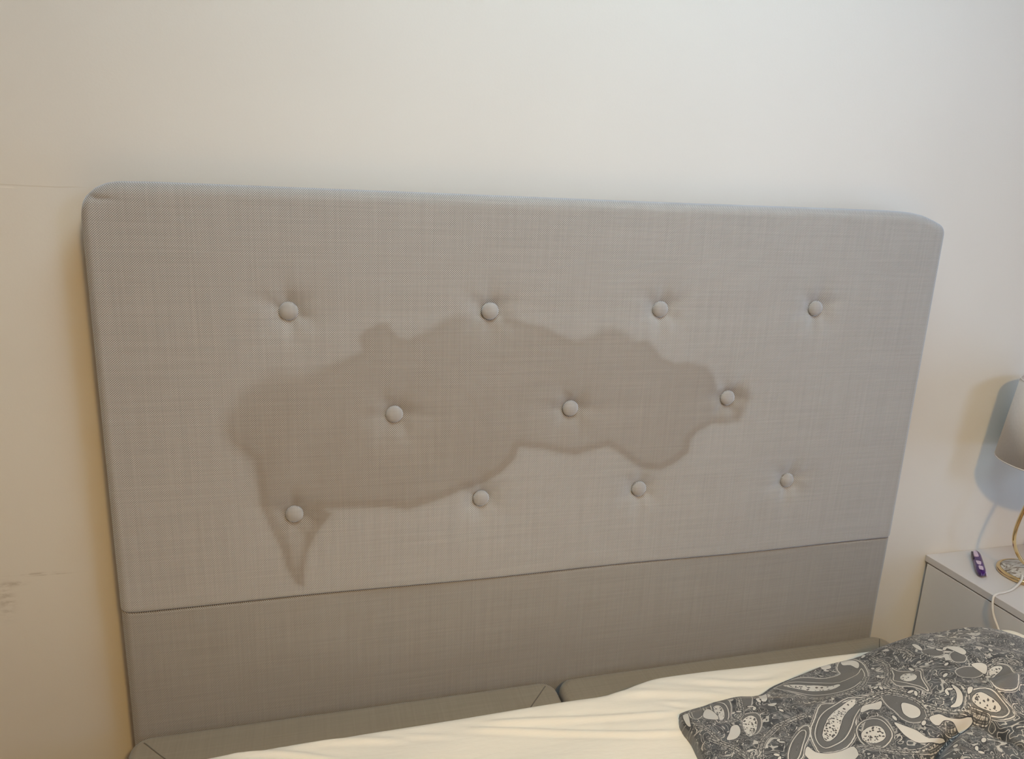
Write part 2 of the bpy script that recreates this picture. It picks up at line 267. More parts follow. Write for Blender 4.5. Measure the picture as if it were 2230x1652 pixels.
MAT['button'] = weave('beige_button_cloth', (.27, .252, .228), (.52, .49, .45), period=.0024)
MAT['box'] = weave('taupe_fine_cloth', (.265, .220, .160), (.325, .272, .20), 'xy', .0018, slub=.08, sheen=.12)
MAT['seam'] = plain('taupe_seam_thread', (.15, .13, .105), .9)

n = NT('cream_cotton'); o = n.obj()
cc = n.mix(n.remap(n.noise(o, 3, 2), .3, .7), (.90, .83, .69), (.93, .86, .73))
n.bump(n.noise(o, 28, 3, .5, stretch=(.6, 2, 1)), .25, .006)
MAT['sheet'] = n.out(cc, .85, Sheen_Weight=.1)
MAT['stand'] = plain('light_grey_laminate', (.66, .635, .625), .35, .01, 4)
MAT['stand_side'] = plain('grey_laminate_side', (.72, .70, .69), .4, .01, 4)
MAT['gap'] = plain('dark_recess', (.05, .045, .04), .8)
MAT['gold'] = plain('brushed_gold', (.80, .62, .34), .22, .03, 60, Metallic=1.)
n = NT('marble'); o = n.obj(); v = n.noise(o, 11, 3, .55, stretch=(1, 2.4, 1), dist=2.6)
vein = n.remap(n.math('ABSOLUTE', n.math('SUBTRACT', v, .5)), .0, .045, 1, 0)
MAT['marble'] = n.out(n.mix(vein, (.62, .60, .56), (.16, .13, .10)), .12)
MAT['shade'] = plain('pale_grey_lampshade_cloth', (.66, .62, .59), .9, .02, 200)
MAT['shade'].node_tree.nodes['Principled BSDF'].inputs['Transmission Weight'].default_value = 0
MAT['cable'] = plain('white_plastic_cable', (.68, .66, .62), .4)
MAT['purple'] = plain('glossy_purple_plastic', (.055, .012, .14), .18, .1, 90)
MAT['black'] = plain('black_plastic', (.012, .006, .02), .3)
MAT['lilac'] = plain('pale_lilac_plastic', (.62, .50, .66), .3, .05, 90)
MAT['glass'] = NT('window_glass').out((1, 1, 1), .0, Transmission_Weight=1., IOR=1.45)
MAT['lampglass'] = plain('opal_glass', (.85, .83, .78), .3)
MAT['wood'] = plain('dark_wood_leg', (.05, .035, .025), .5)

# ------------------------------------------------------------------ mesh helpers
def link(name, me, mat, parent=None, smooth=True):
    o = bpy.data.objects.new(name, me); COL.objects.link(o)
    if mat: me.materials.append(MAT[mat])
    if smooth: me.polygons.foreach_set('use_smooth', [True]*len(me.polygons))
    if parent: o.parent = parent; o.matrix_parent_inverse = Matrix.Translation(-parent.location)
    return o
def bmo(name, bm, mat, parent=None, smooth=True):
    bmesh.ops.recalc_face_normals(bm, faces=bm.faces)
    me = bpy.data.meshes.new(name); bm.to_mesh(me); bm.free(); return link(name, me, mat, parent, smooth)
def pyo(name, v, f, mat, parent=None, smooth=True):
    me = bpy.data.meshes.new(name); me.from_pydata([tuple(p) for p in v], [], [tuple(q) for q in f]); me.validate(); me.update()
    return link(name, me, mat, parent, smooth)
def thing(name, label, cat, loc=(0, 0, 0)):
    o = bpy.data.objects.new(name, None); COL.objects.link(o); o.location = loc; o.empty_display_size = .1
    o['label'] = label; o['category'] = cat; return o
def struct(o): o['kind'] = 'structure'; return o
def box(bm, x0, x1, y0, y1, z0, z1, bev=0, seg=2):
    r = bmesh.ops.create_cube(bm, size=1); vs = r['verts']
    for v in vs: v.co = Vector(((x0+x1)/2+v.co.x*(x1-x0), (y0+y1)/2+v.co.y*(y1-y0), (z0+z1)/2+v.co.z*(z1-z0)))
    if bev:
        es = list({e for v in vs for e in v.link_edges})
        bmesh.ops.bevel(bm, geom=es, offset=bev, segments=seg, affect='EDGES', profile=.5)
def boxo(name, mat, parent, *a, bev=0, seg=2, smooth=False):
    bm = bmesh.new(); box(bm, *a, bev=bev, seg=seg); return bmo(name, bm, mat, parent, smooth)
def tube(bm, pts, r, seg=12, closed=False):
    P = [Vector(p) for p in pts]; m = len(P); rings = []; prev = None
    for i, p in enumerate(P):
        a = P[(i-1) % m] if closed or i > 0 else p; b = P[(i+1) % m] if closed or i < m-1 else p
        t = (b-a).normalized()
        if prev is None: prev = Vector((0, 0, 1)) if abs(t.z) < .9 else Vector((1, 0, 0))
        s = (prev-t*prev.dot(t)).normalized(); prev = s; q = t.cross(s)
        rr = r[i] if isinstance(r, (list, tuple)) else r
        rings.append([bm.verts.new(p+(s*math.cos(2*math.pi*k/seg)+q*math.sin(2*math.pi*k/seg))*rr) for k in range(seg)])
    for i in range(m if closed else m-1):
        A, C_ = rings[i], rings[(i+1) % m]
        for k in range(seg): bm.faces.new((A[k], A[(k+1) % seg], C_[(k+1) % seg], C_[k]))
    if not closed: bm.faces.new(rings[0][::-1]); bm.faces.new(rings[-1])
def curve3(pts, nn=8, closed=False):
    P = np.array(pts, float); out = []; m = len(P)
    for i in range(m if closed else m-1):
        g = lambda k: P[(i+k) % m] if closed else P[min(max(i+k, 0), m-1)]
        a, b, c, d = g(-1), g(0), g(1), g(2)
        for j in range(nn):
            t = j/nn; out.append(.5*(2*b+(c-a)*t+(2*a-5*b+4*c-d)*t*t+(3*b-a-3*c+d)*t**3))
    if not closed: out.append(P[-1])
    return out
def lathe(bm, prof, c=(0, 0, 0), seg=64):
    rings = [[bm.verts.new((c[0]+r*math.cos(2*math.pi*k/seg), c[1]+r*math.sin(2*math.pi*k/seg), c[2]+z)) for k in range(seg)] for r, z in prof]
    for A, D in zip(rings[:-1], rings[1:]):
        for k in range(seg): bm.faces.new((A[k], A[(k+1) % seg], D[(k+1) % seg], D[k]))
    return rings
def grid_faces(nu, nv, off=0):
    i = np.arange(nu-1)[:, None]*nv+np.arange(nv-1)[None, :]+off
    return np.stack([i, i+nv, i+nv+1, i+1], -1).reshape(-1, 4)
def smoothstep(a, b, v):
    t = np.clip((v-a)/(b-a), 0, 1); return t*t*(3-2*t)

# ------------------------------------------------------------------ the room
X0, X1, Y0, Y1, H = -2.3, 2.6, -3.7, .09, 2.52
struct(boxo('wall_back', 'wall', None, X0-.12, X1+.12, Y1, Y1+.12, 0, H))
struct(boxo('wall_front', 'wall_far', None, X0-.12, X1+.12, Y0-.12, Y0, 0, H))
struct(boxo('wall_left', 'wall_far', None, X0-.12, X0, Y0, Y1, 0, H))
bm = bmesh.new(); WY0, WY1, WZ0, WZ1 = -1.62, -.62, .22, 1.30
box(bm, X1, X1+.12, Y0, WY0, 0, H); box(bm, X1, X1+.12, WY1, Y1, 0, H); box(bm, X1, X1+.12, WY0, WY1, 0, WZ0); box(bm, X1, X1+.12, WY0, WY1, WZ1, H)
struct(bmo('wall_right', bm, 'wall_far', None, False))
struct(boxo('floor', 'floor', None, X0-.12, X1+.12, Y0-.12, Y1+.12, -.1, 0))
struct(boxo('ceiling', 'ceiling', None, X0-.12, X1+.12, Y0-.12, Y1+.12, H, H+.1))
for nm, a in (('baseboard_left', (X0, X0+.015, Y0, Y1-.015, 0, .09)), ('baseboard_back', (X0, X1, Y1-.015, Y1, 0, .09)), ('baseboard_right', (X1-.015, X1, Y0, Y1-.015, 0, .09))):
    struct(boxo(nm, 'trim', None, *a, bev=.003))
bm = bmesh.new(); t = .05
box(bm, X1+.03, X1+.09, WY0, WY0+t, WZ0, WZ1); box(bm, X1+.03, X1+.09, WY1-t, WY1, WZ0, WZ1)
box(bm, X1+.03, X1+.09, WY0+t, WY1-t, WZ0, WZ0+t); box(bm, X1+.03, X1+.09, WY0+t, WY1-t, WZ1-t, WZ1); box(bm, X1+.03, X1+.09, -1.145, -1.095, WZ0+t, WZ1-t)
wf = struct(bmo('window_1', bm, 'trim', None, False))
boxo('pane', 'glass', wf, X1+.055, X1+.061, WY0+t, WY1-t, WZ0+t, WZ1-t)

# ------------------------------------------------------------------ headboard
hb = thing('headboard', 'tall beige basket-weave upholstered headboard with eleven buttons and a large brown water stain', 'headboard', (0, 0, 0))
BUT = [(-.5031,.7679),(-.1586,.7666),(.1736,.7689),(.5166,.7697),(-.3282,.5815),(.0048,.5794),(.3396,.5883),(-.5051,.4026),(-.1643,.4077),(.1621,.4041),(.5061,.3997)]
TX = [-.7995,-.7985,-.796,-.791,-.778,-.7616,-.7459,-.70,-.2,.2,.60,.6621,.69,.7182,.745,.7659,.7935,.7992]
TZ = [.916,.928,.937,.9445,.9563,.9640,.9667,.9678,.967,.966,.9668,.9667,.9660,.9639,.9595,.9526,.9423,.9390]
BOT_PAD = .2417
def dense(a, b, step, e0=.03, fine=.0015):
    c = [a]
    while c[-1] < b-1e-9:
        d = min(c[-1]-a, b-c[-1]); c.append(c[-1]+(fine if d < e0 else step))
    c[-1] = b; return np.array(c)
def relief(X, Z):
    y = np.zeros(X.shape)
    for bx, bz in BUT:
        r = np.hypot(X-bx, Z-bz)
        y += .0095*np.exp(-(r/.026)**2)+.0075*np.exp(-r/.045)
        th = np.arctan2(Z-bz, X-bx)
        y += .0012*np.exp(-(r-.035)**2/.0006)*np.cos(6*th+bx*20)
    # the cloth is pulled a little between neighbouring buttons
    for i, (ax, az) in enumerate(BUT):
        for bx, bz in BUT[i+1:]:
            L = math.hypot(ax-bx, az-bz)
            if L < .37 and abs(az-bz) < .01:
                y += .0012*np.exp(-(seg_dist(X, Z, [(ax, az), (bx, bz)])/.018)**2)
    y += .0009*np.sin(X*9+Z*4)+.0006*np.sin(Z*17-X*5)
    y += .006*np.exp(-(((X+.786)/.010)**2+((Z-.943)/.005)**2))+.003*np.exp(-(((X+.77)/.018)**2+((Z-.940)/.004)**2))     # pinch in the corner
    return y
def stain_mask(X, Z):
    ins = in_poly(X, Z, STAIN); d = seg_dist(X, Z, STAIN+STAIN[:1]); d = np.where(ins, d, -d)
    soft = .0035+.022*smoothstep(-.42, -.56, X)*smoothstep(.44, .52, Z)+.010*smoothstep(.60, .68, Z)*(np.sin(X*23)*.5+.5)+.006*smoothstep(.30, .36, X)
    m = smoothstep(-soft, soft, d)
    rim = np.exp(-((d-.004)/.009)**2)*(.42*smoothstep(.60, .50, Z)+.12)
    core = .58+.14*smoothstep(.66, .50, Z)*smoothstep(.0, -.2, X)+.10*smoothstep(.1, .25, X)
    # paler heart of the drips under the lower left button, paler upright streak above it
    pale = .55*np.exp(-(((X+.497)/.014)**2+((Z-.335)/.045)**2))+.25*np.exp(-(((X+.505)/.02)**2+((Z-.50)/.04)**2))+.2*np.exp(-(((X+.33)/.05)**2+((Z-.545)/.03)**2))
    return np.clip(m*(core*(1-pale))+rim, 0, 1)
def upholstery(name, mat, zlo, zhi_f, yoff, rb, rtop, stain=False, parent=hb, bump=True):
    u = dense(-.8, .8, .0045); v = dense(0, 1, .0062, .05, .0026); nu, nv = len(u), len(v)
    X = np.repeat(u[:, None], nv, 1); zt = zhi_f(u)[:, None]; zb = zlo(u)[:, None]; Z = zb+(zt-zb)*v[None, :]
    X = X.copy()
    def rnd(d, r): t = np.clip(1-d/r, 0, 1); return r*(1-np.sqrt(1-t*t))
    top_d = (zt-Z); side_d = np.minimum(X+.8, .8-X)
    Y = yoff+rnd(side_d, .016)+rnd(top_d, rtop)+rnd(Z-zb, rb)
    if bump: Y = Y+relief(X, Z)*smoothstep(0, .03, side_d)+0*X
    else: Y = Y+.0008*np.sin(X*8+1)*np.sin(Z*22)
    Y = np.minimum(Y, .055)
    V = np.stack([X, Y, Z+B], -1).reshape(-1, 3); F = grid_faces(nu, nv)
    ring = [i*nv for i in range(nu)]+[(nu-1)*nv+j for j in range(1, nv)]+[i*nv+nv-1 for i in range(nu-2, -1, -1)]+[j for j in range(nv-2, 0, -1)]
    base = len(V); back = V[ring].copy(); back[:, 1] = .056; V = np.concatenate([V, back]); m = len(ring)
    side = [(ring[k], base+k, base+(k+1) % m, ring[(k+1) % m]) for k in range(m)]
    o = pyo(name, V.tolist(), F.tolist()+side+[tuple(base+k for k in range(m))], mat, parent)
    if stain:
        a = o.data.attributes.new('stain', 'FLOAT', 'POINT'); s_ = np.zeros(len(V)); s_[:base] = stain_mask(X, Z).ravel(); a.data.foreach_set('value', s_)
    return o
seam = lambda u: BOT_PAD+.007*np.exp(-(u+.8)/.010)+.003*np.exp(-(.8-u)/.010)+.0010*np.sin(u*11)
upholstery('buttoned_pad', 'pad', seam, lambda u: np.interp(u, TX, TZ), 0, .007, .020, True)
upholstery('lower_panel', 'panel_shaded', lambda u: u*0-.33, lambda u: seam(u)-.0012, .0035, .01, .003, False, bump=False)
boxo('back_frame', 'box', hb, -.785, .785, .057, .085, .02, .90+B, bev=.004)
for bx, bz in BUT:
    bm = bmesh.new(); prof = [(.0001, .0068), (.004, .0066), (.008, .0058), (.0115, .0044), (.0142, .0022), (.0155, -.0005), (.0152, -.003), (.0135, -.0055), (.0001, -.0065)]
    rg = lathe(bm, prof, seg=40); bmesh.ops.remove_doubles(bm, verts=bm.verts, dist=.0003)
    bmesh.ops.transform(bm, matrix=Matrix.Translation((bx, .0095, bz+B)) @ Matrix.Rotation(math.pi/2, 4, 'X'), verts=bm.verts)
    bmo('button', bm, 'button', hb)

# ------------------------------------------------------------------ box springs
def slab(bm, x0, x1, y0, y1, z0, z1, rc, rtop, cseg=8):
    cx_, cy_ = (x0+x1)/2, (y0+y1)/2; ins = [(0, z0)]+[(0, z1-rtop)]+[(rtop*(1-math.cos(a)), z1-rtop+rtop*math.sin(a)) for a in [math.pi/2*k/6 for k in range(1, 7)]]
    rings = []
    for d, z in ins:
        ring = []
        for sx, sy_, a0 in ((1, 1, 0), (-1, 1, 90), (-1, -1, 180), (1, -1, 270)):
            px = (x1 if sx > 0 else x0)-sx*rc; py = (y1 if sy_ > 0 else y0)-sy_*rc
            for k in range(cseg+1):
                a = math.radians(a0+90*k/cseg); rr = rc-d
                ring.append(bm.verts.new((px+rr*math.cos(a), py+rr*math.sin(a), z)))
        rings.append(ring)
    m = len(rings[0])
    for A, D in zip(rings[:-1], rings[1:]):
        for k in range(m): bm.faces.new((A[k], A[(k+1) % m], D[(k+1) % m], D[k]))
    bm.faces.new(rings[-1]); bm.faces.new(rings[0][::-1])
def box_spring(x0, x1, label, seams):
    t = thing('box_spring', label, 'box spring', ((x0+x1)/2, -1.0, 0))
    bm = bmesh.new(); slab(bm, x0, x1, -2.02, -.003, .08+B-.35, B, .035, .018); bmo('upholstered_box', bm, 'box', t)
    for pts in seams:
        bm = bmesh.new(); tube(bm, curve3([(px, py, B+pz) for px, py, pz in pts], 5), .0011, 6); bmo('corner_seam', bm, 'seam', t)
    for lx in (x0+.07, x1-.07):
        for ly in (-.12, -1.9):
            bm = bmesh.new(); lathe(bm, [(.0001, 0), (.02, 0), (.026, .081), (.0001, .081)], (lx, ly, 0), 20); bmesh.ops.remove_doubles(bm, verts=bm.verts, dist=.0004); bmo('leg', bm, 'wood', t)
    return t
box_spring(-.798, -.0025, 'taupe upholstered box spring showing behind the sheet, left half of the bed', [[(-.774, -.027, .0003), (-.768, -.033, .0003), (-.74, -.066, .0003), (-.70, -.11, .0003)], [(-.026, -.0265, .0003), (-.033, -.034, .0003), (-.074, -.082, .0003), (-.10, -.115, .0003)]])
box_spring(.0025, .812, 'taupe upholstered box spring showing behind the sheet, right half of the bed', [[(.788, -.027, .0003), (.782, -.034, .0003), (.745, -.075, .0003), (.70, -.12, .0003)]])

# ------------------------------------------------------------------ mattress under its cream sheet
EX = [-.80,-.65,-.30,-.03,.05,.11,.165,.23,.30,.40,.52,.64,.80]
EY = [-.158,-.154,-.150,-.149,-.150,-.135,-.118,-.116,-.116,-.121,-.127,-.131,-.133]
xs = np.arange(-.80, .8001, .004); ye = np.interp(xs, EX, EY)
ye = np.convolve(np.pad(ye, 6, 'edge'), np.ones(13)/13, 'valid')
arc = [(math.radians(a)) for a in np.linspace(-10, 80, 9)]
dv = np.concatenate([np.arange(0, .5, .004), np.arange(.5, 1.9, .05)])
nv = len(arc)+len(dv)+1; V = []
r_ = .022
for i, xx in enumerate(xs):
    for a in [None]+arc:
        if a is None: V.append((xx, ye[i]+r_*.2, .0015)); continue
        V.append((xx, ye[i]-r_+r_*math.cos(a)*1.0+r_*.6, .055-r_+r_*math.sin(a)))
    for d in dv: V.append((xx, ye[i]-r_*.55-d, .055))
V = np.array(V); X, Y, Z = V[:, 0].copy(), V[:, 1].copy(), V[:, 2].copy(); top = smoothstep(.02, .05, Z)
for k, L in enumerate(CREASES):
    h, w = [(.0035, .006), (.004, .006), (.0045, .010), (-.004, .006), (.003, .006), (.003, .007), (.003, .009), (.003, .008), (.002, .006)][k]
    L = smooth_poly(L, 4); d = seg_dist(X, Y, L)
    e = np.minimum(1, np.minimum(np.hypot(X-L[0][0], Y-L[0][1]), np.hypot(X-L[-1][0], Y-L[-1][1]))/.05)
    Z += top*h*np.exp(-(d/w)**2)*e
    Z -= top*.4*h*np.exp(-((d-w*1.6)/w)**2)*e
Z += top*(.0018*np.sin(X*7+Y*30)+.0012*np.sin(X*13-Y*48+1))
Z += top*.004*np.exp(-((X-.25)/.12)**2)*np.exp(-((Y+.14)/.02)**2)
V = np.stack([X, Y, Z+B], 1).tolist(); nu = len(xs); F = grid_faces(nu, nv).tolist()
ring = [i*nv for i in range(nu)]+[(nu-1)*nv+j for j in range(1, nv)]+[i*nv+nv-1 for i in range(nu-2, -1, -1)]+[j for j in range(nv-2, 0, -1)]
base = len(V); V += [(V[k][0], V[k][1], B+.001) for k in ring]; m = len(ring)
F += [(ring[k], base+k, base+(k+1) % m, ring[(k+1) % m]) for k in range(m)]
mt = pyo('mattress', V, F, 'sheet'); mt['label'] = 'mattress under a loose creased cream sheet along the foot of the headboard'; mt['category'] = 'mattress'

# ------------------------------------------------------------------ duvet
n = NT('paisley_print'); o = n.obj(); x, y, z = n.sep(o)
flat = n.n('ShaderNodeCombineXYZ'); n.link(x, flat.inputs[0]); n.link(y, flat.inputs[1]); fo = flat.outputs[0]
INK, WHITE, GREY = (.040, .043, .047), (.70, .66, .59), (.10, .105, .11)
w0 = n.noise(fo, 22, 1, .5, dist=2.2); w1 = n.noise(fo, 85, 3, .6, dist=1.2)
fil = n.remap(n.math('ABSOLUTE', n.math('SUBTRACT', n.math('FRACT', n.math('MULTIPLY', w0, 7.)), .5)), .07, .11, 1, 0)      # long swirling lines
fil2 = n.remap(n.math('ABSOLUTE', n.math('SUBTRACT', w1, .5)), .012, .028, 1, 0)                                    # fine filigree
gate = n.remap(n.noise(fo, 13, 1), .42, .50)
bgw = n.math('MAXIMUM', n.math('MULTIPLY', fil, n.math('ADD', n.math('MULTIPLY', gate, .6), .25)), n.math('MULTIPLY', fil2, n.math('SUBTRACT', .5, n.math('MULTIPLY', gate, .4))))
leaf = n.remap(n.noise(fo, 34, 1, .4, dist=1.5), .665, .675); bgw = n.math('MAXIMUM', bgw, leaf)
dk = n.remap(n.noise(fo, 50, 2), .35, .65)
bg = n.mix(n.math('MULTIPLY', bgw, .85), n.mix(dk, INK, GREY), WHITE)
# paisleys: rings by depth from their outline
dp = n.attr('paisley'); scallop = n.math('MULTIPLY', n.math('SUBTRACT', n.noise(fo, 160, 1), .5), 1.6)
t_ = n.math('DIVIDE', n.math('ADD', dp, 3.), 40.)
K = lambda mm: (mm+3)/40
ring_ = n.ramp(t_, [(0, .15), (K(-2.2), .9), (K(-1.2), .05), (K(0), 1)], 'CONSTANT')
t2 = n.math('DIVIDE', n.math('ADD', n.math('ADD', dp, scallop), 3.), 40.)
hatch = n.math('MULTIPLY', n.math('SINE', n.math('MULTIPLY', dp, 5.2)), .22)
ring2 = n.ramp(t2, [(0, 0), (K(0), 1), (K(2.6), 0), (K(3.6), .45), (K(4.2), .05), (K(4.8), .1)], 'CONSTANT')
ring2 = n.math('ADD', ring2, n.math('MULTIPLY', n.math('MAXIMUM', hatch, 0.), n.math('GREATER_THAN', dp, 4.8)))
rv = n.math('MAXIMUM', n.math('MULTIPLY', ring_, n.math('LESS_THAN', dp, 0.)), n.math('MULTIPLY', ring2, n.math('GREATER_THAN', dp, 0.)), clamp=True)
pcol = n.mix(rv, INK, WHITE)
col = n.mix(n.remap(dp, -2.4, -2.2), bg, pcol)
# a second white line inside each motif, and a cream heart filled with small dark flowers
dr = n.attr('ring'); ra = n.math('ABSOLUTE', dr)
col = n.mix(n.math('LESS_THAN', ra, 3.0), col, n.mix(n.ramp(n.math('DIVIDE', ra, 4.), [(0, 1), (.22, .02), (.46, .4), (.56, .06)], 'CONSTANT'), INK, WHITE))
dv = n.attr('heart'); vor = n.n('ShaderNodeTexVoronoi'); n.link(fo, vor.inputs['Vector']); vor.inputs['Scale'].default_value = 210
flow = n.math('MULTIPLY', n.math('LESS_THAN', n.math('ADD', vor.outputs['Distance'], n.math('MULTIPLY', n.noise(fo, 420, 1), .5)), .62), n.math('MULTIPLY', n.math('GREATER_THAN', dv, 1.2), n.math('LESS_THAN', n.attr('dotzone'), .5)))
hc = n.mix(flow, WHITE, (.075, .07, .065))
col = n.mix(n.math('GREATER_THAN', dv, -.9), col, n.mix(n.math('GREATER_THAN', n.math('ADD', dv, n.math('MULTIPLY', scallop, .6)), 0.), INK, hc))
# ribbon bands: parallel lines
db = n.attr('band'); bt = n.math('DIVIDE', db, 10.)
bv = n.ramp(bt, [(0, .15), (.07, .9), (.14, .1), (.24, .4), (.30, .1), (.40, .95), (.50, .05), (.60, 0)], 'CONSTANT')
tick = n.math('GREATER_THAN', n.noise(fo, 300, 0), .44)
bv = n.math('MULTIPLY', bv, n.math('ADD', n.math('MULTIPLY', tick, .8), .2))
col = n.mix(n.math('LESS_THAN', db, 6.), col, n.mix(bv, INK, WHITE))
# single curled tendrils
dcu = n.attr('curl')
col = n.mix(n.math('LESS_THAN', dcu, 1.3), col, n.mix(n.math('LESS_THAN', dcu, .8), INK, WHITE))
# plain cream patches outlined dark
dc = n.attr('cream')
col = n.mix(n.math('GREATER_THAN', dc, -1.1), col, n.mix(n.math('GREATER_THAN', dc, 0.), INK, WHITE))
col = n.mix(n.math('GREATER_THAN', n.attr('dot'), 0.), col, (.10, .085, .075))
hem = n.attr('hem'); col = n.mix(n.remap(hem, 2.5, 4, .75, 0), col, (.17, .165, .16))
n.bump(n.noise(o, 60, 3, .5), .12, .004)
MAT['duvet'] = n.out(col, .55, Sheen_Weight=.2)
XA, XB, YA, YB = .09, .965, -1.1, -.155
ux = np.concatenate([np.arange(XA, XB, .0022)]); vy = np.concatenate([np.arange(YA, -.66, .02), np.arange(-.66, YB, .0022)])
# lay the grid between the side line and the back line so the rims are clean
bxa, bya = np.array(BACKS).T; sxa, sya = np.array(SIDES[::-1]).T
NU, NV = 390, 250
tv = np.concatenate([np.linspace(0, .5, NV-40)**1.0*1.0, np.linspace(.5, 1, 41)[1:]])           # 0 at the back edge
uu = np.linspace(0, 1, NU); nvv = len(tv)
bu = np.cumsum(np.r_[0, np.hypot(np.diff(bxa), np.diff(bya))]); bu /= bu[-1]
Cb = np.stack([np.interp(uu, bu, bxa), np.interp(uu, bu, bya)], 1)
S_ = np.array(SIDES); su = np.cumsum(np.r_[0, np.hypot(*np.diff(S_, axis=0).T)]); su /= su[-1]
Cl = np.stack([np.interp(tv, su, S_[:, 0]), np.interp(tv, su, S_[:, 1])], 1)
Cr = np.stack([np.full(nvv, XB-.0), np.interp(tv, [0, 1], [Cb[-1, 1], -1.1])], 1); Cr[0] = Cb[-1]; Cr[:, 0] = Cb[-1, 0]
Cf = np.stack([np.interp(uu, [0, 1], [Cl[-1, 0], Cr[-1, 0]]), np.full(NU, -1.1)], 1)
U, T = uu[:, None, None], tv[None, :, None]
G = (1-T)*Cb[:, None]+T*Cf[:, None]+(1-U)*Cl[None]+U*Cr[None]-((1-U)*(1-T)*Cb[0]+U*(1-T)*Cb[-1]+(1-U)*T*Cf[0]+U*T*Cf[-1])
X, Y = G[..., 0], G[..., 1]; Z = duvet_h(X, Y)
V = np.stack([X, Y, Z+B], -1).reshape(-1, 3); F = grid_faces(NU, nvv)[:, ::-1]
nv = nvv; nu = NU
ring = [i*nv for i in range(nu)]+[(nu-1)*nv+j for j in range(1, nv)]+[i*nv+nv-1 for i in range(nu-2, -1, -1)]+[j for j in range(nv-2, 0, -1)]
base = len(V); low = V.copy(); zl = np.where(low[:, 0] < .85, np.minimum(V[:, 2]-.002, B+.0605), V[:, 2]-.015); low[:, 2] = zl
VV = np.concatenate([V, low]); m = len(ring)
FF = F.tolist()+(F[:, ::-1]+base).tolist()+[(ring[k], ring[(k+1) % m], base+ring[(k+1) % m], base+ring[k]) for k in range(m)]
dv_ = pyo('duvet', VV.tolist(), FF, 'duvet')
dv_['label'] = 'rumpled duvet in dark grey and cream paisley print heaped on the bed near the nightstand'; dv_['category'] = 'duvet'
def put_attr(o, name, arr, pad):
    a = o.data.attributes.new(name, 'FLOAT', 'POINT'); full = np.full(len(o.data.vertices), pad, float); full[:arr.size] = arr.ravel(); a.data.foreach_set('value', full)
def sdf(poly):
    P = smooth_poly(poly, 3, True); d = seg_dist(X, Y, P+P[:1]); return np.where(in_poly(X, Y, P), d, -d)*1000
P_ = np.full(X.shape, -99.)
# the print repeats further down the duvet, where the photograph does not reach
rep = [(0, 0), (.05, -.36), (-.22, -.30), (.30, -.33), (.02, -.66)]
for k, (ox, oy) in enumerate(rep):
    for s_, poly in PAIS: P_ = np.maximum(P_, sdf([(a+ox, b+oy) for a, b in poly])/s_) if k == 0 or s_ > .45 else P_
put_attr(dv_, 'paisley', P_, -99)
C_ = np.full(X.shape, -99.)
for ox, oy in rep[:1]+rep[1:]:
    for poly in CREAM: C_ = np.maximum(C_, sdf([(a+ox, b+oy) for a, b in poly]))
D_ = np.full(X.shape, 99.)
for ox, oy in rep:
    for pts in BANDS: D_ = np.minimum(D_, seg_dist(X, Y, smooth_poly([(a+ox, b+oy) for a, b in pts], 4))*1000)
put_attr(dv_, 'band', D_, 99)
rnd = random.Random(11); U_ = np.full(X.shape, 99.); spots = []
fx, fy = X.ravel(), Y.ravel(); occ = np.maximum(np.maximum(P_, C_), -D_+4).ravel()
for tries in range(5000):
    i = rnd.randrange(len(fx)); a, b = fx[i], fy[i]
    if b < -.72 or occ[i] > -6 or any((a-p)**2+(b-q)**2 < .024**2 for p, q in spots): continue
    spots.append((a, b)); th = rnd.uniform(0, 6.28); s_ = rnd.choice((-1, 1)); R_ = min(.011, .001*(-occ[i])+.0045)*rnd.uniform(.75, 1.1)
    if rnd.random() < .62:
        pts = [(a+R_*(1-.85*t)*math.cos(th+s_*t*4.6), b+R_*(1-.85*t)*math.sin(th+s_*t*4.6)) for t in np.linspace(-.25, 1, 12)]
        near = np.hypot(X-a, Y-b) < .02; U_[near] = np.minimum(U_[near], seg_dist(X[near], Y[near], pts)*1000)
    else:
        L_ = R_*.8; w_ = R_*.32; ca, sa = math.cos(th), math.sin(th)
        for tt in ((0,), (0, 1.1))[tries % 2]:
            c2, s2 = math.cos(th+tt), math.sin(th+tt); ox, oy = a+c2*L_, b+s2*L_
            q1 = (X-ox)*c2+(Y-oy)*s2; q2 = -(X-ox)*s2+(Y-oy)*c2
            C_ = np.maximum(C_, (w_*.8-np.hypot(q1*w_/L_*1.1, q2))*1000)
put_attr(dv_, 'curl', U_, 99); put_attr(dv_, 'cream', C_, -99)
for nm_, sets in (('ring', RINGS), ('heart', CAVITIES)):
    Q_ = np.full(X.shape, -99.)
    for ox, oy in rep:
        for poly in sets:
            s2 = sdf([(a+ox, b+oy) for a, b in poly]); Q_ = np.where(np.abs(s2) < np.abs(Q_), s2, Q_) if nm_ == 'ring' else np.maximum(Q_, s2)
    put_attr(dv_, nm_, Q_, -99)
zn = np.zeros(X.shape)
for a, b, r in DOTS: zn = np.maximum(zn, smoothstep(.012, .006, np.hypot(X-a, Y-b)))
put_attr(dv_, 'dotzone', zn, 0)
O_ = np.full(X.shape, -99.)
for a, b, r in DOTS: O_ = np.maximum(O_, (r-np.hypot(X-a, Y-b))*1000)
put_attr(dv_, 'dot', O_, -99)
put_attr(dv_, 'hem', np.minimum(seg_dist(X, Y, BACKS), seg_dist(X, Y, SIDES))*1000, 0)

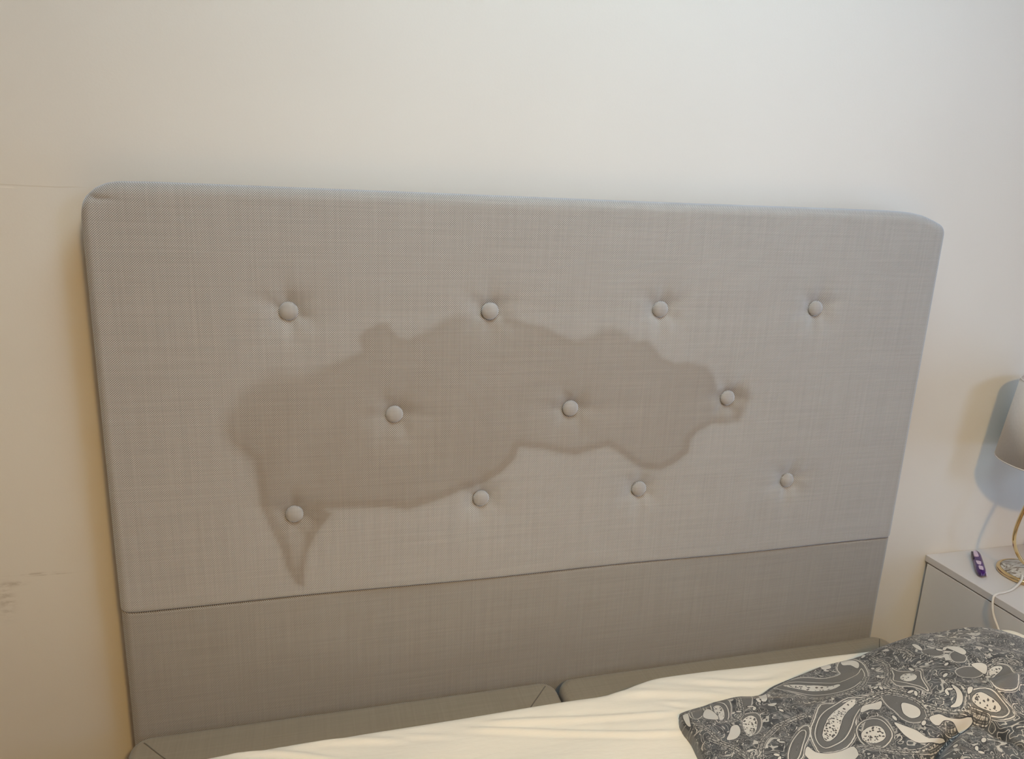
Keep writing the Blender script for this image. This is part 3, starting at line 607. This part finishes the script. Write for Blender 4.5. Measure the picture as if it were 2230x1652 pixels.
# cream bedding poking out behind the duvet
xs2 = np.linspace(.818, .978, 40); ys2 = np.linspace(-.40, -.165, 40); XX, YY = np.meshgrid(xs2, ys2, indexing='ij')
u_ = (XX-.898)/.08; v_ = (YY+.2825)/.1175; rr = np.clip(1-np.abs(u_)**4-np.abs(v_)**4, 0, 1)
ZT = -.03+.158*rr**.3+.004*np.sin(XX*60+YY*20)*rr; ZB = -.03-.05*rr**.5
V = np.concatenate([np.stack([XX, YY, ZT+B], -1).reshape(-1, 3), np.stack([XX, YY, ZB+B], -1).reshape(-1, 3)])
F = grid_faces(40, 40).tolist(); F2 = [tuple(q+1600 for q in f[::-1]) for f in F]
ring = [i*40 for i in range(40)]+[39*40+j for j in range(1, 40)]+[i*40+39 for i in range(38, -1, -1)]+[j for j in range(38, 0, -1)]
sd = [(ring[k], ring[(k+1) % len(ring)], ring[(k+1) % len(ring)]+1600, ring[k]+1600) for k in range(len(ring))]
fs = pyo('folded_sheet', V.tolist(), F+F2+sd, 'sheet'); fs['label'] = 'edge of cream bedding poking out behind the patterned duvet beside the nightstand'; fs['category'] = 'bedding'

# ------------------------------------------------------------------ nightstand
ns = thing('nightstand', 'plain light grey nightstand standing against the wall beside the bed', 'nightstand', (1.22, -.12, 0))
NX0, NX1, NY0, NY1, NT_ = 1.0, 1.47, -.36, .0895, .136+B
boxo('table_top', 'stand', ns, NX0, NX1, NY0, NY1, NT_-.017, NT_, bev=.0012)
boxo('side_panel', 'stand_side', ns, NX0+.001, NX0+.019, NY0+.022, NY1-.008, .0, NT_-.020, bev=.0008)
boxo('side_panel', 'stand_side', ns, NX1-.019, NX1-.001, NY0+.022, NY1-.008, .0, NT_-.020, bev=.0008)
boxo('back_panel', 'stand_side', ns, NX0+.0195, NX1-.0195, NY1-.014, NY1-.008, .04, NT_-.0205)
boxo('rail', 'gap', ns, NX0+.0195, NX1-.0195, NY0+.03, NY0+.045, NT_-.05, NT_-.0175)
boxo('rail', 'gap', ns, NX0+.006, NX0+.012, NY0+.04, NY1-.02, NT_-.0199, NT_-.0172)
boxo('plinth', 'stand_side', ns, NX0+.0195, NX1-.0195, NY0+.03, NY0+.045, 0, .05)
for z0, z1 in ((.055, .255), (.260, NT_-.022)):
    d = boxo('drawer', 'stand', ns, NX0+.001, NX1-.001, NY0+.003, NY0+.021, z0, z1, bev=.0015)
    bm = bmesh.new(); tube(bm, [(1.18, NY0+.004, (z0+z1)/2), (1.18, NY0-.018, (z0+z1)/2), (1.29, NY0-.018, (z0+z1)/2), (1.29, NY0+.004, (z0+z1)/2)], .004, 10); bmo('handle', bm, 'gold', d)

# ------------------------------------------------------------------ table lamp
LX, LY, LZ = 1.168, -.050, NT_
tl = thing('table_lamp', 'table lamp with pale grey shade, bent gold tube stem and marble base on the nightstand', 'lamp', (LX, LY, LZ))
bm = bmesh.new(); lathe(bm, [(.0001, .0005), (.066, .0005), (.0682, .0025), (.0686, .006), (.0678, .0095), (.0635, .0118), (.0610, .0118), (.0605, .0085), (.0001, .0085)], (LX, LY, LZ)); bmesh.ops.remove_doubles(bm, verts=bm.verts, dist=.0004); bmo('base_rim', bm, 'gold', tl)
bm = bmesh.new(); lathe(bm, [(.0001, .0086), (.0600, .0086), (.0603, .0112), (.0595, .0122), (.0001, .0128)], (LX, LY, LZ)); bmesh.ops.remove_doubles(bm, verts=bm.verts, dist=.0004); bmo('marble_disc', bm, 'marble', tl)
# stem: a slim tube that rises from the base, swings out and closes in a long drop shape
ax = Vector((.80, .60, 0)); ax = Vector((1, 0, 0))
loop = [(0, .030), (-.030, .040), (-.062, .078), (-.074, .115), (-.066, .165), (-.040, .235), (-.012, .292), (0, .302), (.012, .292), (.040, .235), (.066, .165), (.074, .115), (.062, .078), (.030, .040)]
bm = bmesh.new(); tube(bm, curve3([(LX+a, LY, LZ+h) for a, h in loop], 8, True), .0042, 12, True); bmo('stem', bm, 'gold', tl)
bm = bmesh.new(); lathe(bm, [(.0001, .0128), (.011, .0128), (.011, .017), (.006, .020), (.006, .034), (.0001, .036)], (LX, LY, LZ), 24); bmesh.ops.remove_doubles(bm, verts=bm.verts, dist=.0003); bmo('foot', bm, 'gold', tl)
bm = bmesh.new(); lathe(bm, [(.0001, .300), (.012, .300), (.014, .306), (.014, .345), (.010, .350), (.0001, .350)], (LX, LY, LZ), 24); bmesh.ops.remove_doubles(bm, verts=bm.verts, dist=.0003); bmo('socket', bm, 'gold', tl)
bm = bmesh.new(); lathe(bm, [(.0001, .351), (.012, .352), (.014, .362), (.028, .392), (.030, .405), (.026, .422), (.014, .434), (.0001, .437)], (LX, LY, LZ), 24); bmesh.ops.remove_doubles(bm, verts=bm.verts, dist=.0003); bmo('bulb', bm, 'lampglass', tl)
RB, RT, ZB_, ZT_ = .119, .100, .283, .470
bm = bmesh.new(); lathe(bm, [(RB, ZB_), (RT, ZT_), (RT-.0015, ZT_), (RB-.0015, ZB_), (RB, ZB_)], (LX, LY, LZ), 96); bmesh.ops.remove_doubles(bm, verts=bm.verts, dist=.0002); sh = bmo('lamp_shade', bm, 'shade', tl)
for R_, Z_ in ((RB-.0008, ZB_), (RT-.0008, ZT_)):
    bm = bmesh.new(); tube(bm, [(LX+R_*math.cos(a), LY+R_*math.sin(a), LZ+Z_) for a in np.linspace(0, 2*math.pi, 64, endpoint=False)], .0017, 8, True)
    bmo('shade_rim', bm, 'shade', sh)
bm = bmesh.new()
for k in range(3):
    a = math.radians(30+120*k); tube(bm, [(LX+.013*math.cos(a), LY+.013*math.sin(a), LZ+.342), (LX+(RT-.003)*math.cos(a), LY+(RT-.003)*math.sin(a), LZ+ZT_-.004)], .0012, 6)
bmo('shade_carrier', bm, 'gold', tl)
bm = bmesh.new(); tube(bm, curve3([(1.128, -.062, LZ+.0125), (1.120, -.070, LZ+.0135), (1.100, -.083, LZ+.009), (1.062, -.098, LZ+.0035), (1.028, -.105, LZ+.003), (1.004, -.108, LZ+.003), (.994, -.112, LZ-.006), (.989, -.124, LZ-.035), (.989, -.152, LZ-.075), (.990, -.168, LZ-.13), (.993, -.16, LZ-.24), (.990, -.10, .10), (.980, .02, .012), (.960, .07, .03)], 6), .0026, 10)
bmo('cord', bm, 'cable', tl)

# ------------------------------------------------------------------ purple clip
cl = thing('hair_clip', 'small glossy purple plastic clip with pale lilac marks lying on the nightstand', 'hair clip', (1.078, .008, NT_))
A_ = Vector((1.036, -.040, 0)); D_ = Vector((1.127, .066, 0)); ax = (D_-A_); L_ = ax.length; ax.normalize(); sx_ = Vector((ax.y, -ax.x, 0))
MC = Matrix(((ax.x, sx_.x, 0, A_.x), (ax.y, sx_.y, 0, A_.y), (0, 0, 1, NT_), (0, 0, 0, 1)))
def capsule(name, mat, a0, a1, ws, hs, zc, off=0, parent=cl, seg=20, n_=18, p=2.6):
    bm = bmesh.new(); rings = []
    for i in range(n_+1):
        t = i/n_; a = a0+(a1-a0)*t; w = np.interp(t, np.linspace(0, 1, len(ws)), ws); h = np.interp(t, np.linspace(0, 1, len(hs)), hs)
        e = max(.08, (1-abs(2*t-1)**6)**.5); ring = []
        for k in range(seg):
            th = 2*math.pi*k/seg; c, s = math.cos(th), math.sin(th)
            ring.append(bm.verts.new(MC @ Vector((a, off+w*e*math.copysign(abs(c)**(2/p), c), zc+h*e*math.copysign(abs(s)**(2/p), s)))))
        rings.append(ring)
    for P, Q in zip(rings[:-1], rings[1:]):
        for k in range(seg): bm.faces.new((P[k], P[(k+1) % seg], Q[(k+1) % seg], Q[k]))
    bm.faces.new(rings[0][::-1]); bm.faces.new(rings[-1])
    return bmo(name, bm, mat, parent)
capsule('body', 'purple', 0, L_, [.0085, .0105, .0105, .0100, .0095, .0080], [.0075, .0085, .009, .009, .009, .007], .0092)
capsule('end_panel', 'lilac', (.013), .036, [.0045, .0048], [.0008, .0008], .0180, -.001, p=6)
capsule('middle_panel', 'lilac', .040, .062, [.0040, .0050, .0060], [.0008, .0008], .0184, -.003, p=6)
capsule('lever', 'lilac', .085, .122, [.0060, .0050, .0040], [.0035, .003, .0025], .0170, -.004)
capsule('jaw', 'black', .078, .125, [.0015, .0025, .0025], [.0035, .0045, .004], .0120, -.0098)
capsule('side_bar', 'lilac', .010, .060, [.0015, .0022, .002], [.003, .004, .003], .0055, .0108)

# ------------------------------------------------------------------ ceiling lamp (behind the camera)
clp = thing('ceiling_lamp', 'round white flush ceiling lamp over the bed', 'lamp', (0, -2.4, H))
bm = bmesh.new(); lathe(bm, [(.0001, -.0001), (.13, -.0001), (.13, -.012), (.12, -.016), (.0001, -.016)], (0, -2.4, H), 48); bmesh.ops.remove_doubles(bm, verts=bm.verts, dist=.0003); bmo('ceiling_plate', bm, 'trim', clp)
